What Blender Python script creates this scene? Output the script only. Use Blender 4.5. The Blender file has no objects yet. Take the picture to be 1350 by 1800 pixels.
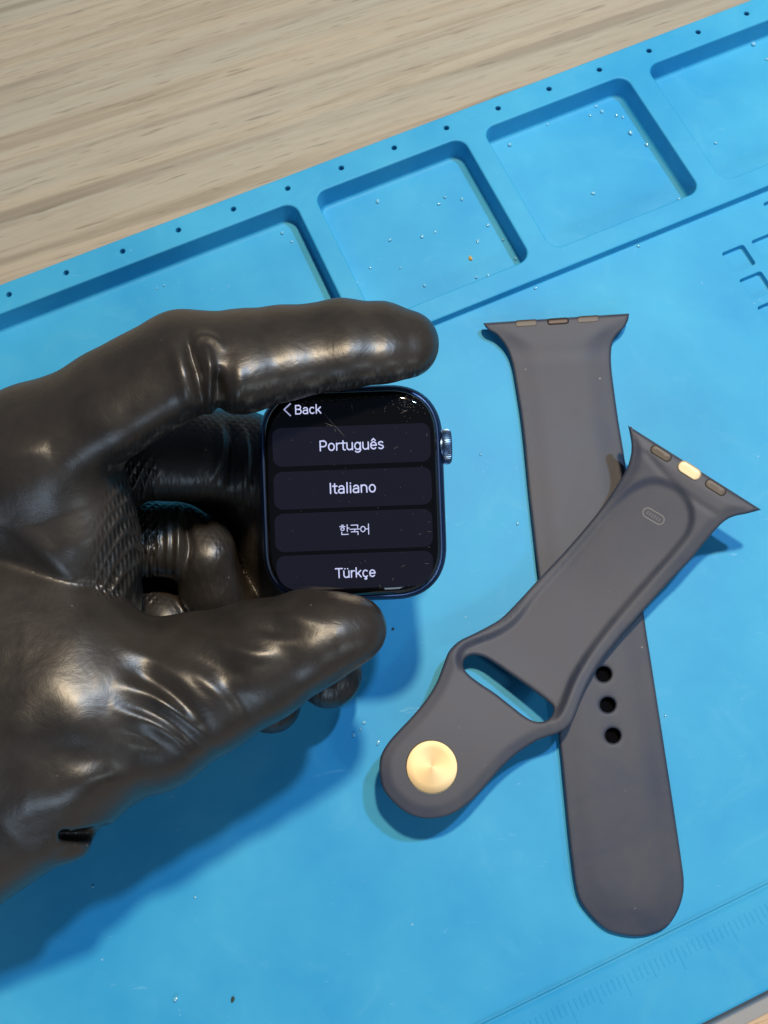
import bpy, bmesh, math, random
import numpy as np
from mathutils import Vector, Matrix
from mathutils.geometry import delaunay_2d_cdt
random.seed(7); rng = np.random.default_rng(7)
SC = bpy.context.scene
COL = SC.collection
MM = 0.001

# ---------------------------------------------------------------- camera
TILT, ROLL, FPX = 0.320598912, -0.0910258667, 1600.0
CAM = np.array([0.0, -71.8508, 216.3827])            # mm; z = 0 is the top of the tray rim
_rx = np.array([[1, 0, 0], [0, math.cos(TILT), -math.sin(TILT)], [0, math.sin(TILT), math.cos(TILT)]])
_rz = np.array([[math.cos(ROLL), -math.sin(ROLL), 0], [math.sin(ROLL), math.cos(ROLL), 0], [0, 0, 1]])
RC = _rx @ _rz
cd = bpy.data.cameras.new('camera'); cam = bpy.data.objects.new('camera', cd); COL.objects.link(cam)
cd.sensor_fit = 'VERTICAL'; cd.sensor_height = 24.0; cd.lens = 24.0 * FPX / 1800.0
cd.clip_start = 0.005; cd.clip_end = 10.0
cd.dof.use_dof = True; cd.dof.focus_distance = 0.192; cd.dof.aperture_fstop = 26.0
M4 = Matrix(RC.tolist()).to_4x4(); M4.translation = Vector((CAM * MM).tolist()); cam.matrix_world = M4
SC.camera = cam

# ---------------------------------------------------------------- world, lamps, exposure
W = bpy.data.worlds.new('World'); SC.world = W; W.use_nodes = True
W.node_tree.nodes['Background'].inputs[0].default_value = (0.36, 0.56, 0.90, 1)
W.node_tree.nodes['Background'].inputs[1].default_value = 0.12
SC.view_settings.view_transform = 'Standard'; SC.view_settings.look = 'None'
SC.view_settings.exposure = 0.0; SC.view_settings.gamma = 1.0
def lamp(name, loc, target, size, power, color, size_y=None, spread=180):
    l = bpy.data.lights.new(name, 'AREA'); l.energy = power; l.color = color
    l.size = size * MM
    if size_y: l.shape = 'RECTANGLE'; l.size_y = size_y * MM
    else: l.shape = 'DISK'
    l.spread = math.radians(spread)
    o = bpy.data.objects.new(name, l); COL.objects.link(o)
    o.location = Vector(loc) * MM
    o.rotation_euler = (Vector(target) - Vector(loc)).to_track_quat('-Z', 'Y').to_euler()
    return o
lamp('warm_desk_lamp', (95, 175, 600), (30, 20, 0), 42, 4.1, (1.0, 0.78, 0.50))
lamp('cool_side_lamp', (250, 185, 600), (30, 0, 0), 34, 2.4, (0.42, 0.68, 1.0))
lamp('window_light', (-120, -660, 350), (0, 0, 0), 300, 1.3, (0.62, 0.80, 1.0), 220)
lamp('added_glare_lamp', (430, -420, 430), (20, 0, 0), 70, .55, (.85, .95, 1.0))  # added lamp, placed to throw a glare on the watch glass bevel
SC.cycles.max_bounces = 8
SC.cycles.use_denoising = True
SC.cycles.sample_clamp_indirect = 4.0

# ---------------------------------------------------------------- helpers
def P(px, py, z):
    """point (mm) at height z that the photograph shows at (px, py); px, py, z may be arrays"""
    px, py, z = np.broadcast_arrays(np.asarray(px, float), np.asarray(py, float), np.asarray(z, float))
    d = np.stack([(px - 675) / FPX, -(py - 900) / FPX, -np.ones(px.shape)], -1) @ RC.T
    return CAM + d * ((z - CAM[2]) / d[..., 2])[..., None]
TH = 0.325900318
U = np.array([math.cos(TH), math.sin(TH), 0]); V = np.array([-math.sin(TH), math.cos(TH), 0])
def UV(u, v, z):
    u, v, z = np.broadcast_arrays(np.asarray(u, float), np.asarray(v, float), np.asarray(z, float))
    return u[..., None] * U + v[..., None] * V + z[..., None] * np.array([0, 0, 1.])

def link_mesh(name, verts, faces, mat=None, parent=None, smooth=True, merge=0.0, angle=None, flat=False):
    me = bpy.data.meshes.new(name)
    me.from_pydata([tuple(v) for v in (np.asarray(verts, float) * MM).tolist()], [], [tuple(f) for f in faces])
    if merge:
        bm = bmesh.new(); bm.from_mesh(me)
        bmesh.ops.remove_doubles(bm, verts=bm.verts, dist=merge * MM)
        bmesh.ops.recalc_face_normals(bm, faces=bm.faces)
        bm.to_mesh(me); bm.free()
    me.update()
    if smooth:
        me.polygons.foreach_set('use_smooth', [True] * len(me.polygons))
        if angle: me.set_sharp_from_angle(angle=math.radians(angle))
        if flat:
            for p in me.polygons:
                if abs(p.normal.z) > .99995: p.use_smooth = False
    if mat: me.materials.append(mat)
    o = bpy.data.objects.new(name, me); COL.objects.link(o)
    if parent: o.parent = parent
    return o
def tag(o, label=None, category=None, group=None, kind=None):
    if label: o['label'] = label
    if category: o['category'] = category
    if group: o['group'] = group
    if kind: o['kind'] = kind
    return o
def empty(name, loc=(0, 0, 0)):
    o = bpy.data.objects.new(name, None); COL.objects.link(o); o.location = Vector(loc) * MM
    o.empty_display_size = 0.01
    return o

def mat_new(name):
    m = bpy.data.materials.new(name); m.use_nodes = True
    return m, m.node_tree, m.node_tree.nodes['Principled BSDF']
def simple(name, col, rough=.5, metal=0., spec=.5, emis=None, es=0., **kw):
    m, nt, b = mat_new(name)
    b.inputs['Base Color'].default_value = (*col, 1); b.inputs['Roughness'].default_value = rough
    b.inputs['Metallic'].default_value = metal; b.inputs['Specular IOR Level'].default_value = spec
    if emis: b.inputs['Emission Color'].default_value = (*emis, 1); b.inputs['Emission Strength'].default_value = es
    for k, v in kw.items(): b.inputs[k.replace('_', ' ')].default_value = v
    return m
def N(nt, t, **kw):
    n = nt.nodes.new(t)
    for k, v in kw.items(): setattr(n, k, v)
    return n
def noise(nt, vec, scale, detail=4, rough=.6, dist=0):
    n = N(nt, 'ShaderNodeTexNoise'); n.inputs['Scale'].default_value = scale
    n.inputs['Detail'].default_value = detail; n.inputs['Roughness'].default_value = rough
    n.inputs['Distortion'].default_value = dist
    nt.links.new(vec, n.inputs['Vector']); return n.outputs['Fac']
def ramp(nt, fac, stops):
    r = N(nt, 'ShaderNodeValToRGB')
    while len(r.color_ramp.elements) < len(stops): r.color_ramp.elements.new(0.5)
    for e, (p, c) in zip(r.color_ramp.elements, stops):
        e.position = p; e.color = (*c, 1) if len(c) == 3 else c
    nt.links.new(fac, r.inputs['Fac']); return r.outputs['Color']
def mix(nt, a, b, fac, mode='MIX'):
    m = N(nt, 'ShaderNodeMix', data_type='RGBA', blend_type=mode)
    for s, v in ((m.inputs[6], a), (m.inputs[7], b)):
        if isinstance(v, tuple): s.default_value = (*v, 1)
        else: nt.links.new(v, s)
    if isinstance(fac, (int, float)): m.inputs[0].default_value = fac
    else: nt.links.new(fac, m.inputs[0])
    return m.outputs[2]
def math_(nt, op, a, b=None, c=None):
    m = N(nt, 'ShaderNodeMath', operation=op)
    for i, v in enumerate((a, b, c)):
        if v is None: continue
        if isinstance(v, (int, float)): m.inputs[i].default_value = v
        else: nt.links.new(v, m.inputs[i])
    return m.outputs[0]
def bump(nt, b, h, strength, dist, prev=None):
    n = N(nt, 'ShaderNodeBump'); n.inputs['Strength'].default_value = strength; n.inputs['Distance'].default_value = dist * MM
    nt.links.new(h, n.inputs['Height'])
    if prev is not None: nt.links.new(prev, n.inputs['Normal'])
    nt.links.new(n.outputs[0], b.inputs['Normal']); return n.outputs[0]
def objcoord(nt, scale=(1, 1, 1), rot=0):
    t = N(nt, 'ShaderNodeTexCoord'); m = N(nt, 'ShaderNodeMapping')
    m.inputs['Scale'].default_value = scale; m.inputs['Rotation'].default_value = (0, 0, rot)
    nt.links.new(t.outputs['Object'], m.inputs['Vector']); return m.outputs[0]

# ---------------------------------------------------------------- materials
def m_wood(name, a, b, c, brown_band=False):
    m, nt, bs = mat_new(name)
    r0 = objcoord(nt, rot=-0.265)
    def st(sx, sy):
        q = N(nt, 'ShaderNodeMapping'); q.inputs['Scale'].default_value = (sx, sy, 1); nt.links.new(r0, q.inputs['Vector']); return q.outputs[0]
    big = noise(nt, st(2.0, 75), 1.0, 4, .6, .6)
    mid = noise(nt, st(3.5, 135), 1.0, 6, .68, .9)
    fine = noise(nt, st(45, 1300), 1.0, 4, .75); fib = noise(nt, st(30, 480), 1.0, 5, .75, .3)
    patch = noise(nt, st(7, 20), 1.0, 2, .5)
    col = mix(nt, a, b, ramp(nt, big, [(.38, (0, 0, 0)), (.62, (1, 1, 1))]))
    col = mix(nt, col, c, math_(nt, 'MULTIPLY', ramp(nt, mid, [(.52, (0, 0, 0)), (.70, (1, 1, 1))]), .78))
    col = mix(nt, col, tuple(x * .55 for x in c), math_(nt, 'MULTIPLY', ramp(nt, fine, [(.56, (0, 0, 0)), (.72, (1, 1, 1))]), math_(nt, 'MULTIPLY', ramp(nt, patch, [(.42, (0, 0, 0)), (.6, (1, 1, 1))]), .6)))
    col = mix(nt, col, c, math_(nt, 'MULTIPLY', ramp(nt, fib, [(.46, (0, 0, 0)), (.66, (1, 1, 1))]), .30))
    por = noise(nt, st(55, 900), 1.0, 2, .6)
    col = mix(nt, col, tuple(x * .5 for x in c), math_(nt, 'MULTIPLY', ramp(nt, por, [(.62, (0, 0, 0)), (.68, (1, 1, 1))]), .45))
    big2 = noise(nt, st(3.0, 120), 1.0, 2, .5, .3)
    col = mix(nt, col, tuple(x * .8 for x in c), ramp(nt, big2, [(.60, (0, 0, 0)), (.68, (.5, .5, .5))]))
    if brown_band:   # a browner band runs along the mat edge
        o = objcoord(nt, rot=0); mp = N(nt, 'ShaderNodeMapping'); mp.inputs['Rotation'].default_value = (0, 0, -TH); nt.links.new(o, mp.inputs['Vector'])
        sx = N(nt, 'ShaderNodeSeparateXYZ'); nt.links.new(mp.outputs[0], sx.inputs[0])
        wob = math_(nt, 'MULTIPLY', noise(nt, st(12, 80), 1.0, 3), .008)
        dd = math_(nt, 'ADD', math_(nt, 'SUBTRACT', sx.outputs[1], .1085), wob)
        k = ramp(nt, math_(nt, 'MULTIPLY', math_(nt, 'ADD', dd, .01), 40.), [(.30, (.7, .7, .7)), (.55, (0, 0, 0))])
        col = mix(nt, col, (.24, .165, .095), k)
    nt.links.new(col, bs.inputs['Base Color']); bs.inputs['Roughness'].default_value = .5
    bs.inputs['Specular IOR Level'].default_value = .35
    bump(nt, bs, fine, .25, .15)
    return m
M_WOOD = m_wood('grey_oak_laminate', (.405, .355, .275), (.36, .345, .285), (.215, .178, .132), True)
M_WOOD2 = m_wood('tan_board', (.62, .43, .27), (.55, .38, .24), (.42, .27, .15))

def m_mat():
    m, nt, b = mat_new('blue_silicone')
    o = objcoord(nt)
    n1 = noise(nt, o, 28, 4, .6); n2 = noise(nt, o, 900, 2, .5); n3 = noise(nt, o, 9, 2, .5)
    col = mix(nt, (.021, .295, .57), (.048, .375, .62), ramp(nt, n1, [(.32, (0, 0, 0)), (.7, (1, 1, 1))]))
    sm = noise(nt, o, 55, 5, .65, 1.5)
    col = mix(nt, col, (.11, .44, .64), math_(nt, 'MULTIPLY', ramp(nt, sm, [(.55, (0, 0, 0)), (.75, (1, 1, 1))]), .22))
    fl = noise(nt, objcoord(nt, (380, 1500, 380), 1.1), 1.0, 2, .5, 2.0)
    col = mix(nt, col, (.30, .58, .72), math_(nt, 'MULTIPLY', ramp(nt, fl, [(.74, (0, 0, 0)), (.78, (1, 1, 1))]), .35))
    # pale scuffs
    sc = noise(nt, objcoord(nt, (60, 190, 60), .5), 1.0, 5, .75, .8)
    col = mix(nt, col, (.22, .52, .74), math_(nt, 'MULTIPLY', ramp(nt, sc, [(.66, (0, 0, 0)), (.74, (1, 1, 1))]), .5))
    dirt = noise(nt, objcoord(nt, (1, 1, 1)), 700, 1, .5)
    col = mix(nt, col, (.25, .50, .66), ramp(nt, dirt, [(.80, (0, 0, 0)), (.84, (.7, .7, .7))]))
    nt.links.new(col, b.inputs['Base Color'])
    r = N(nt, 'ShaderNodeMapRange'); nt.links.new(n1, r.inputs[0]); r.inputs[3].default_value = .50; r.inputs[4].default_value = .68
    nt.links.new(r.outputs[0], b.inputs['Roughness']); b.inputs['Specular IOR Level'].default_value = .35
    p = bump(nt, b, n2, .12, .08)
    bump(nt, b, n1, .2, .5, p)
    return m
M_MAT = m_mat()

def m_rubber(name, c1, c2):
    m, nt, b = mat_new(name)
    o = objcoord(nt)
    n1 = noise(nt, o, 45, 5, .65, .8); n2 = noise(nt, o, 2200, 2, .5); sp = noise(nt, o, 850, 1, .5)
    col = mix(nt, c1, c2, ramp(nt, n1, [(.36, (0, 0, 0)), (.66, (1, 1, 1))]))
    col = mix(nt, col, (.32, .29, .26), ramp(nt, sp, [(.80, (0, 0, 0)), (.84, (.6, .6, .6))]))
    nt.links.new(col, b.inputs['Base Color'])
    r = N(nt, 'ShaderNodeMapRange'); nt.links.new(n1, r.inputs[0]); r.inputs[3].default_value = .5; r.inputs[4].default_value = .68
    nt.links.new(r.outputs[0], b.inputs['Roughness']); b.inputs['Specular IOR Level'].default_value = .5
    bump(nt, b, n2, .15, .04)
    return m
M_STRAP = m_rubber('fluoroelastomer_grey', (.024, .032, .058), (.050, .052, .066))
M_GOLD = None
def m_gold():
    m, nt, b = mat_new('spun_gold_metal')
    b.inputs['Base Color'].default_value = (.62, .48, .28, 1); b.inputs['Metallic'].default_value = 1
    b.inputs['Roughness'].default_value = .6; b.inputs['Anisotropic'].default_value = .65
    t = N(nt, 'ShaderNodeTangent', direction_type='RADIAL', axis='Z'); nt.links.new(t.outputs[0], b.inputs['Tangent'])
    g = N(nt, 'ShaderNodeTexCoord'); ln = N(nt, 'ShaderNodeVectorMath', operation='LENGTH'); nt.links.new(g.outputs['Object'], ln.inputs[0])
    w = math_(nt, 'SINE', math_(nt, 'MULTIPLY', ln.outputs['Value'], 42000.))
    bump(nt, b, w, .05, .02)
    return m
M_GOLD = m_gold()
M_GOLD2 = simple('gold_button', (.58, .46, .29), .55, .5)
M_BRONZE = simple('bronze_button', (.05, .036, .03), .5, .6)
M_HOLE_SHADE = simple('hole_shade', (.002, .002, .003), .9, spec=.05)  # near-black colour standing in for the shade inside the strap holes
M_PAD = simple('brown_rubber_pad', (.050, .034, .023), .5)
M_CASE = simple('blue_anodised_aluminium', (.014, .036, .105), .34, .85)
M_RIM = simple('polished_blue_edge', (.15, .24, .48), .38, .9)
def m_glass(name, base, emis=None, es=0.):
    m, nt, b = mat_new(name)
    b.inputs['Base Color'].default_value = (*base, 1); b.inputs['Specular IOR Level'].default_value = .5
    o = objcoord(nt, (1, 1, 1))
    sm = noise(nt, o, 260, 4, .7); sp = noise(nt, o, 3200, 1, .5)
    r = N(nt, 'ShaderNodeMapRange'); nt.links.new(sm, r.inputs[0]); r.inputs[1].default_value = .5; r.inputs[2].default_value = .8
    r.inputs[3].default_value = .035; r.inputs[4].default_value = .16
    nt.links.new(r.outputs[0], b.inputs['Roughness'])
    if emis:
        b.inputs['Emission Color'].default_value = (*emis, 1); b.inputs['Emission Strength'].default_value = es
    return m
M_GLASS = m_glass('black_cover_glass', (.0025, .0025, .003))
M_BTN = m_glass('lit_menu_row', (.004, .004, .006), (.0055, .0058, .0120), 1.0)
M_TXT = simple('lit_lettering', (.0, .0, .0), .2, emis=(.62, .66, .98), es=1.0)
M_CHEV = simple('lit_chevron', (.0, .0, .0), .2, emis=(.36, .38, .62), es=1.0)
M_SCR = simple('scratch_scuff', (.10, .09, .08), .5)
M_SENS = simple('sensor_ceramic', (.01, .01, .012), .15)
M_BEAD = simple('clear_resin', (.22, .60, .82), .12, spec=.9, Transmission_Weight=.15, IOR=1.5, Coat_Weight=1.0)
M_SPECK = simple('dark_speck', (.03, .05, .04), .7)
M_CRUMB = simple('amber_crumb', (.50, .33, .08), .5)
M_GREY = simple('grey_strip', (.30, .29, .28), .6)

def m_glove():
    m, nt, b = mat_new('black_nitrile')
    o = objcoord(nt)
    at = N(nt, 'ShaderNodeAttribute', attribute_name='grip'); gp = N(nt, 'ShaderNodeAttribute', attribute_name='gp')
    aw = N(nt, 'ShaderNodeAttribute', attribute_name='wear')
    n1 = noise(nt, o, 60, 4, .6); n2 = noise(nt, o, 1600, 3, .6); sp = noise(nt, o, 620, 1, .5); n4 = noise(nt, o, 240, 4, .6)
    base = mix(nt, (.016, .0135, .0115), (.029, .024, .020), ramp(nt, n1, [(.35, (0, 0, 0)), (.68, (1, 1, 1))]))
    base = mix(nt, base, (.16, .14, .11), ramp(nt, sp, [(.785, (0, 0, 0)), (.83, (.6, .6, .6))]))
    # pale wear on the raised grip texture
    base = mix(nt, base, (.19, .17, .135), math_(nt, 'MULTIPLY', math_(nt, 'MULTIPLY', aw.outputs['Fac'], ramp(nt, n4, [(.52, (0, 0, 0)), (.66, (1, 1, 1))])), .45))
    nt.links.new(base, b.inputs['Base Color'])
    r = N(nt, 'ShaderNodeMapRange'); nt.links.new(n4, r.inputs[0]); r.inputs[3].default_value = .29; r.inputs[4].default_value = .47
    nt.links.new(r.outputs[0], b.inputs['Roughness']); b.inputs['Specular IOR Level'].default_value = .55
    sx = N(nt, 'ShaderNodeSeparateXYZ'); nt.links.new(gp.outputs['Vector'], sx.inputs[0])
    a1 = math_(nt, 'SINE', math_(nt, 'MULTIPLY', math_(nt, 'ADD', sx.outputs[0], math_(nt, 'MULTIPLY', sx.outputs[1], .6)), 44.))
    a2 = math_(nt, 'SINE', math_(nt, 'MULTIPLY', math_(nt, 'SUBTRACT', sx.outputs[0], math_(nt, 'MULTIPLY', sx.outputs[1], .6)), 44.))
    dia = math_(nt, 'MULTIPLY', math_(nt, 'MAXIMUM', a1, a2), at.outputs['Fac'])
    p = bump(nt, b, dia, .6, .4)
    p = bump(nt, b, n2, .10, .06, p)
    cr = noise(nt, objcoord(nt, (1, 1, 1), .4), 150, 6, .7, 1.2)
    p = bump(nt, b, cr, .22, .5, p)
    bump(nt, b, n1, .35, .8, p)
    return m
M_GLOVE = m_glove()

# ---------------------------------------------------------------- polygon tools
def inpoly(pts, poly):
    x, y = pts[:, 0], pts[:, 1]; c = np.zeros(len(pts), bool); n = len(poly)
    for i in range(n):
        x1, y1 = poly[i]; x2, y2 = poly[(i + 1) % n]
        if y1 == y2: continue
        k = ((y1 > y) != (y2 > y)) & (x < (x2 - x1) * (y - y1) / (y2 - y1) + x1); c ^= k
    return c
def area(p): p = np.asarray(p); q = np.roll(p, -1, 0); return .5 * np.sum(p[:, 0] * q[:, 1] - q[:, 0] * p[:, 1])
def ccw(p): p = np.asarray(p, float); return p if area(p) > 0 else p[::-1].copy()
def offset(p, d):
    """p counter-clockwise; d > 0 moves inwards"""
    a = p - np.roll(p, 1, 0); b = np.roll(p, -1, 0) - p
    na = np.stack([-a[:, 1], a[:, 0]], 1) / np.linalg.norm(a, axis=1)[:, None]
    nb = np.stack([-b[:, 1], b[:, 0]], 1) / np.linalg.norm(b, axis=1)[:, None]
    n = na + nb; n /= np.linalg.norm(n, axis=1)[:, None]
    c = np.clip((n * na).sum(1), .55, 1)
    return p + n * (d / c)[:, None]
def spline(pts, per=6, closed=True, sharp=()):
    """Catmull-Rom through pts, with corners kept at the indices in sharp"""
    pts = np.asarray(pts, float); n = len(pts); out = []
    for i in range(n if closed else n - 1):
        p1, p2 = pts[i], pts[(i + 1) % n]
        p0 = pts[(i - 1) % n] if i not in sharp and (closed or i > 0) else 2 * p1 - p2
        p3 = pts[(i + 2) % n] if (i + 1) % n not in sharp and (closed or i < n - 2) else 2 * p2 - p1
        for k in range(per):
            t = k / per
            out.append(.5 * (2 * p1 + (p2 - p0) * t + (2 * p0 - 5 * p1 + 4 * p2 - p3) * t * t + (3 * p1 - p0 - 3 * p2 + p3) * t ** 3))
    if not closed: out.append(pts[-1])
    return np.array(out)
def sheet(outer, holes, grid=None):
    loops = [np.asarray(outer)] + [np.asarray(h) for h in holes]
    pts = []; edges = []
    for l in loops:
        s = len(pts); pts += l.tolist(); edges += [(s + i, s + (i + 1) % len(l)) for i in range(len(l))]
    if grid:
        lo = loops[0].min(0); hi = loops[0].max(0)
        gx, gy = np.meshgrid(np.arange(lo[0], hi[0], grid), np.arange(lo[1], hi[1], grid))
        g = np.stack([gx.ravel() + (gy.ravel() / grid % 2 > 1) * grid * .5, gy.ravel()], 1)
        k = inpoly(g, offset(ccw(loops[0]), grid * .45))
        for h in loops[1:]: k &= ~inpoly(g, offset(ccw(h), -grid * .45))
        pts += g[k].tolist()
    vs, es, fs, _, _, _ = delaunay_2d_cdt([Vector(p) for p in pts], edges, [], 0, 1e-5)
    vs = np.array([tuple(v) for v in vs]); fs = np.array(fs)
    c = vs[fs].mean(1); k = inpoly(c, loops[0])
    for h in loops[1:]: k &= ~inpoly(c, h)
    return vs, fs[k].tolist()
class Builder:
    def __init__(s): s.v = []; s.f = []
    def add(s, v, f):
        o = len(s.v); s.v += [tuple(x) for x in np.asarray(v, float).tolist()]; s.f += [tuple(i + o for i in q) for q in f]
    def rings(s, rings, close=True, cap_last=False):
        n = len(rings[0]); v = np.concatenate(rings); f = []
        for k in range(len(rings) - 1):
            for i in range(n if close else n - 1):
                j = (i + 1) % n; f.append((k * n + i, k * n + j, (k + 1) * n + j, (k + 1) * n + i))
        if cap_last: f.append(tuple((len(rings) - 1) * n + i for i in range(n)))
        s.add(v, f)
def rrect(u0, v0, u1, v1, r, n=8):
    out = []
    for cx, cy, a in ((u1 - r, v1 - r, 0), (u0 + r, v1 - r, 90), (u0 + r, v0 + r, 180), (u1 - r, v0 + r, 270)):
        for k in range(n + 1):
            t = math.radians(a + 90 * k / n); out.append((cx + r * math.cos(t), cy + r * math.sin(t)))
    return np.array(out)
def circle(x, y, r, n=16): return np.array([(x + r * math.cos(2 * math.pi * k / n), y + r * math.sin(2 * math.pi * k / n)) for k in range(n)])

# ================================================================= THE SETTING: desk
DZ = -9.0
b = Builder(); vs = UV([-900, 1100, 1100, -900], [-133.4, -133.4, 900, 900], DZ); b.add(vs, [(0, 1, 2, 3)])
tag(link_mesh('desk', b.v, b.f, M_WOOD, smooth=False), kind='structure')
b = Builder()  # narrow grey strip between the desk and the tan board
b.add(UV([-900, 1100, 1100, -900], [-137.2, -137.2, -133.4, -133.4], DZ - .4), [(0, 1, 2, 3)])
b.add(UV([-900, 1100, 1100, -900], [-133.4] * 4, [DZ - .4, DZ - .4, DZ, DZ]), [(0, 1, 2, 3)])
tag(link_mesh('desk_grey_strip', b.v, b.f, M_GREY, smooth=False), kind='structure')
b = Builder(); b.add(UV([-900, 1100, 1100, -900], [-900, -900, -137.2, -137.2], DZ - .2), [(0, 1, 2, 3)])
b.add(UV([-900, 1100, 1100, -900], [-137.2] * 4, [DZ - .4, DZ - .4, DZ - .2, DZ - .2]), [(0, 1, 2, 3)])
tag(link_mesh('desk_board', b.v, b.f, M_WOOD2, smooth=False), kind='structure')

# ================================================================= blue repair mat
WZ = -2.5; TZ = -6.9; RZ = -1.7
def build_mat():
    B = Builder()
    uL, uR = -140., 190.
    def fil(r, z0, n=4, s=1):  # top fillet from the flat (inset 0) down the wall
        return [(r * math.sin(math.pi / 2 * k / n), z0 - r * (1 - math.cos(math.pi / 2 * k / n))) for k in range(n + 1)]
    def pocket(loop, z0, z1, rt, rb, draft):
        loop = ccw(loop); prof = fil(rt, z0)
        x1 = rt + draft
        prof += [(x1 + rb * (1 - math.cos(math.pi / 2 * k / 4)), z1 + rb * (1 - math.sin(math.pi / 2 * k / 4))) for k in range(5)]
        rings = [np.array(UV(*offset(loop, d).T, z)) for d, z in prof]
        B.rings(rings)
        last = offset(loop, prof[-1][0]); v, f = sheet(last, []); B.add(UV(v[:, 0], v[:, 1], z1), f)
        return loop
    trays = [rrect(-104.7, 50.2, 14.3, 95.9, 4.2), rrect(19.3, 50.2, 66.9, 95.9, 4.2), rrect(72.3, 50.2, 119.8, 95.9, 4.2), rrect(125.9, 50.2, 181, 95.9, 4.2)]
    for t in trays: pocket(t, 0, TZ, .5, 1.1, .35)
    holes = []
    for i in range(-4, 20):
        u = -69.16 + 16.603 * i
        if not uL + 3 < u < uR - 3: continue
        h = circle(u, 100.3, 1.0); holes.append(h); hc = ccw(h)
        B.rings([np.array(UV(*offset(hc, d).T, z)) for d, z in ((0, 0), (.2, -.15), (.25, -3.2))], cap_last=True)
    top = rrect(uL, 44.6, uR, 103.9, .5, 4)
    r1 = np.array([(uL, 44.7), (uR, 44.7), (uR, 103.9), (uL, 103.9)])
    v, f = sheet(r1, trays + holes); B.add(UV(v[:, 0], v[:, 1], 0), f)
    # profile strips running along u
    def strip(prof):
        p = np.array(prof); n = len(p)
        vv = np.concatenate([UV(uL, p[:, 0], p[:, 1]), UV(uR, p[:, 0], p[:, 1])])
        B.add(vv, [(i, i + n, i + n + 1, i + 1) for i in range(n - 1)])
    strip([(103.9, 0), (104.1, -.05), (104.3, -.2), (104.4, -.5), (104.4, DZ)])
    strip([(44.7, 0), (44.45, -.06), (44.25, -.22), (44.2, -.45), (44.1, WZ + .5), (44.0, WZ + .2), (43.7, WZ)])
    strip([(-112.5, WZ), (-112.6, WZ), (-112.85, WZ + .12), (-112.95, RZ - .15), (-113.1, RZ), (-113.3, RZ + .06), (-113.7, RZ - .10), (-114.3, RZ - .12)])
    strip([(-130.6, RZ - .12), (-131.0, RZ - .2), (-131.3, RZ - .5), (-131.4, RZ - .9), (-131.4, DZ)])
    v, f = sheet(np.array([(uL, -130.6), (uR, -130.6), (uR, -114.3), (uL, -114.3)]), []); B.add(UV(v[:, 0], v[:, 1], RZ - .12), f)
    for u in (uL, uR):
        B.add(UV(u, [104.4, 44.2, 44.2, 104.4], [0, 0, DZ, DZ]), [(0, 1, 2, 3)]); B.add(UV(u, [44.2, -131.4, -131.4, 44.2], [WZ, WZ, DZ, DZ]), [(0, 1, 2, 3)])
    # shallow square cups
    cups = []
    for r in range(-2, 8):
        for c in range(0, 7):
            if (r == -1 and c < 2) or (r == -2 and c < 3): continue
            u0 = 115.4 + 9.35 * c; v1 = 31.8 - 9.35 * r
            if v1 > 43 or u0 > 180: continue
            cp = rrect(u0, v1 - 7.2, u0 + 7.2, v1, .9, 4); cups.append(cp); pocket(cp, WZ, WZ - 1.6, .15, .3, .1)
    v, f = sheet(np.array([(uL, -112.5), (uR, -112.5), (uR, 43.7), (uL, 43.7)]), cups); B.add(UV(v[:, 0], v[:, 1], WZ), f)
    # raised ruler ticks
    i = 0; u = -60.
    while u < 150:
        L = 4.6 if i % 10 == 0 else (3.4 if i % 5 == 0 else 2.4)
        w, z0, z1 = .22, RZ - .13, RZ - .045
        q = np.array([(u - w, -116.2), (u + w, -116.2), (u + w, -116.2 - L), (u - w, -116.2 - L)])
        tq = np.array([(u - w * .4, -116.3), (u + w * .4, -116.3), (u + w * .4, -116.1 - L), (u - w * .4, -116.1 - L)])
        B.rings([UV(q[:, 0], q[:, 1], z0), UV(tq[:, 0], tq[:, 1], z1)], cap_last=True)
        i += 1; u += 1.3
    o = link_mesh('repair_mat', B.v, B.f, M_MAT, smooth=True, merge=.004, angle=38, flat=True)
    return tag(o, 'bright blue silicone repair mat with moulded parts trays lying on the wooden desk', 'mat')
build_mat()

# ================================================================= strap pieces
def shell(name, outer, holes, zt, thick, r, grid, mat, parent=None, bottom_r=None):
    """rounded slab in (px, py) with top height zt(xy) in mm; r = edge rounding in px"""
    B = Builder(); outer = ccw(outer); k = 7.2
    hs = [ccw(h) for h in holes]
    n = 4
    prof = [(r * (1 - math.sin(math.pi / 2 * i / n)), r / k * (1 - math.cos(math.pi / 2 * i / n))) for i in range(n + 1)]   # inset, drop
    prof2 = [(d, thick - z) for d, z in reversed(prof)]
    for loop, sgn in [(outer, 1)] + [(h, -1) for h in hs]:
        base = loop; rings = []
        for d, z in prof + prof2:
            q = offset(base, sgn * d)
            rings.append(P(q[:, 0], q[:, 1], zt(offset(base, sgn * r)) - z))
        B.rings(rings)
    for off, flip in ((0., 0), (thick, 1)):
        v, f = sheet(offset(outer, r), [offset(h, -r) for h in hs], grid)
        B.add(P(v[:, 0], v[:, 1], zt(v) - off), [q[::-1] if flip else q for q in f])
    return link_mesh(name, B.v, B.f, mat, parent, merge=.01, angle=50)
def smooth(x): x = np.clip(x, 0, 1); return x * x * (3 - 2 * x)
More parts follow.
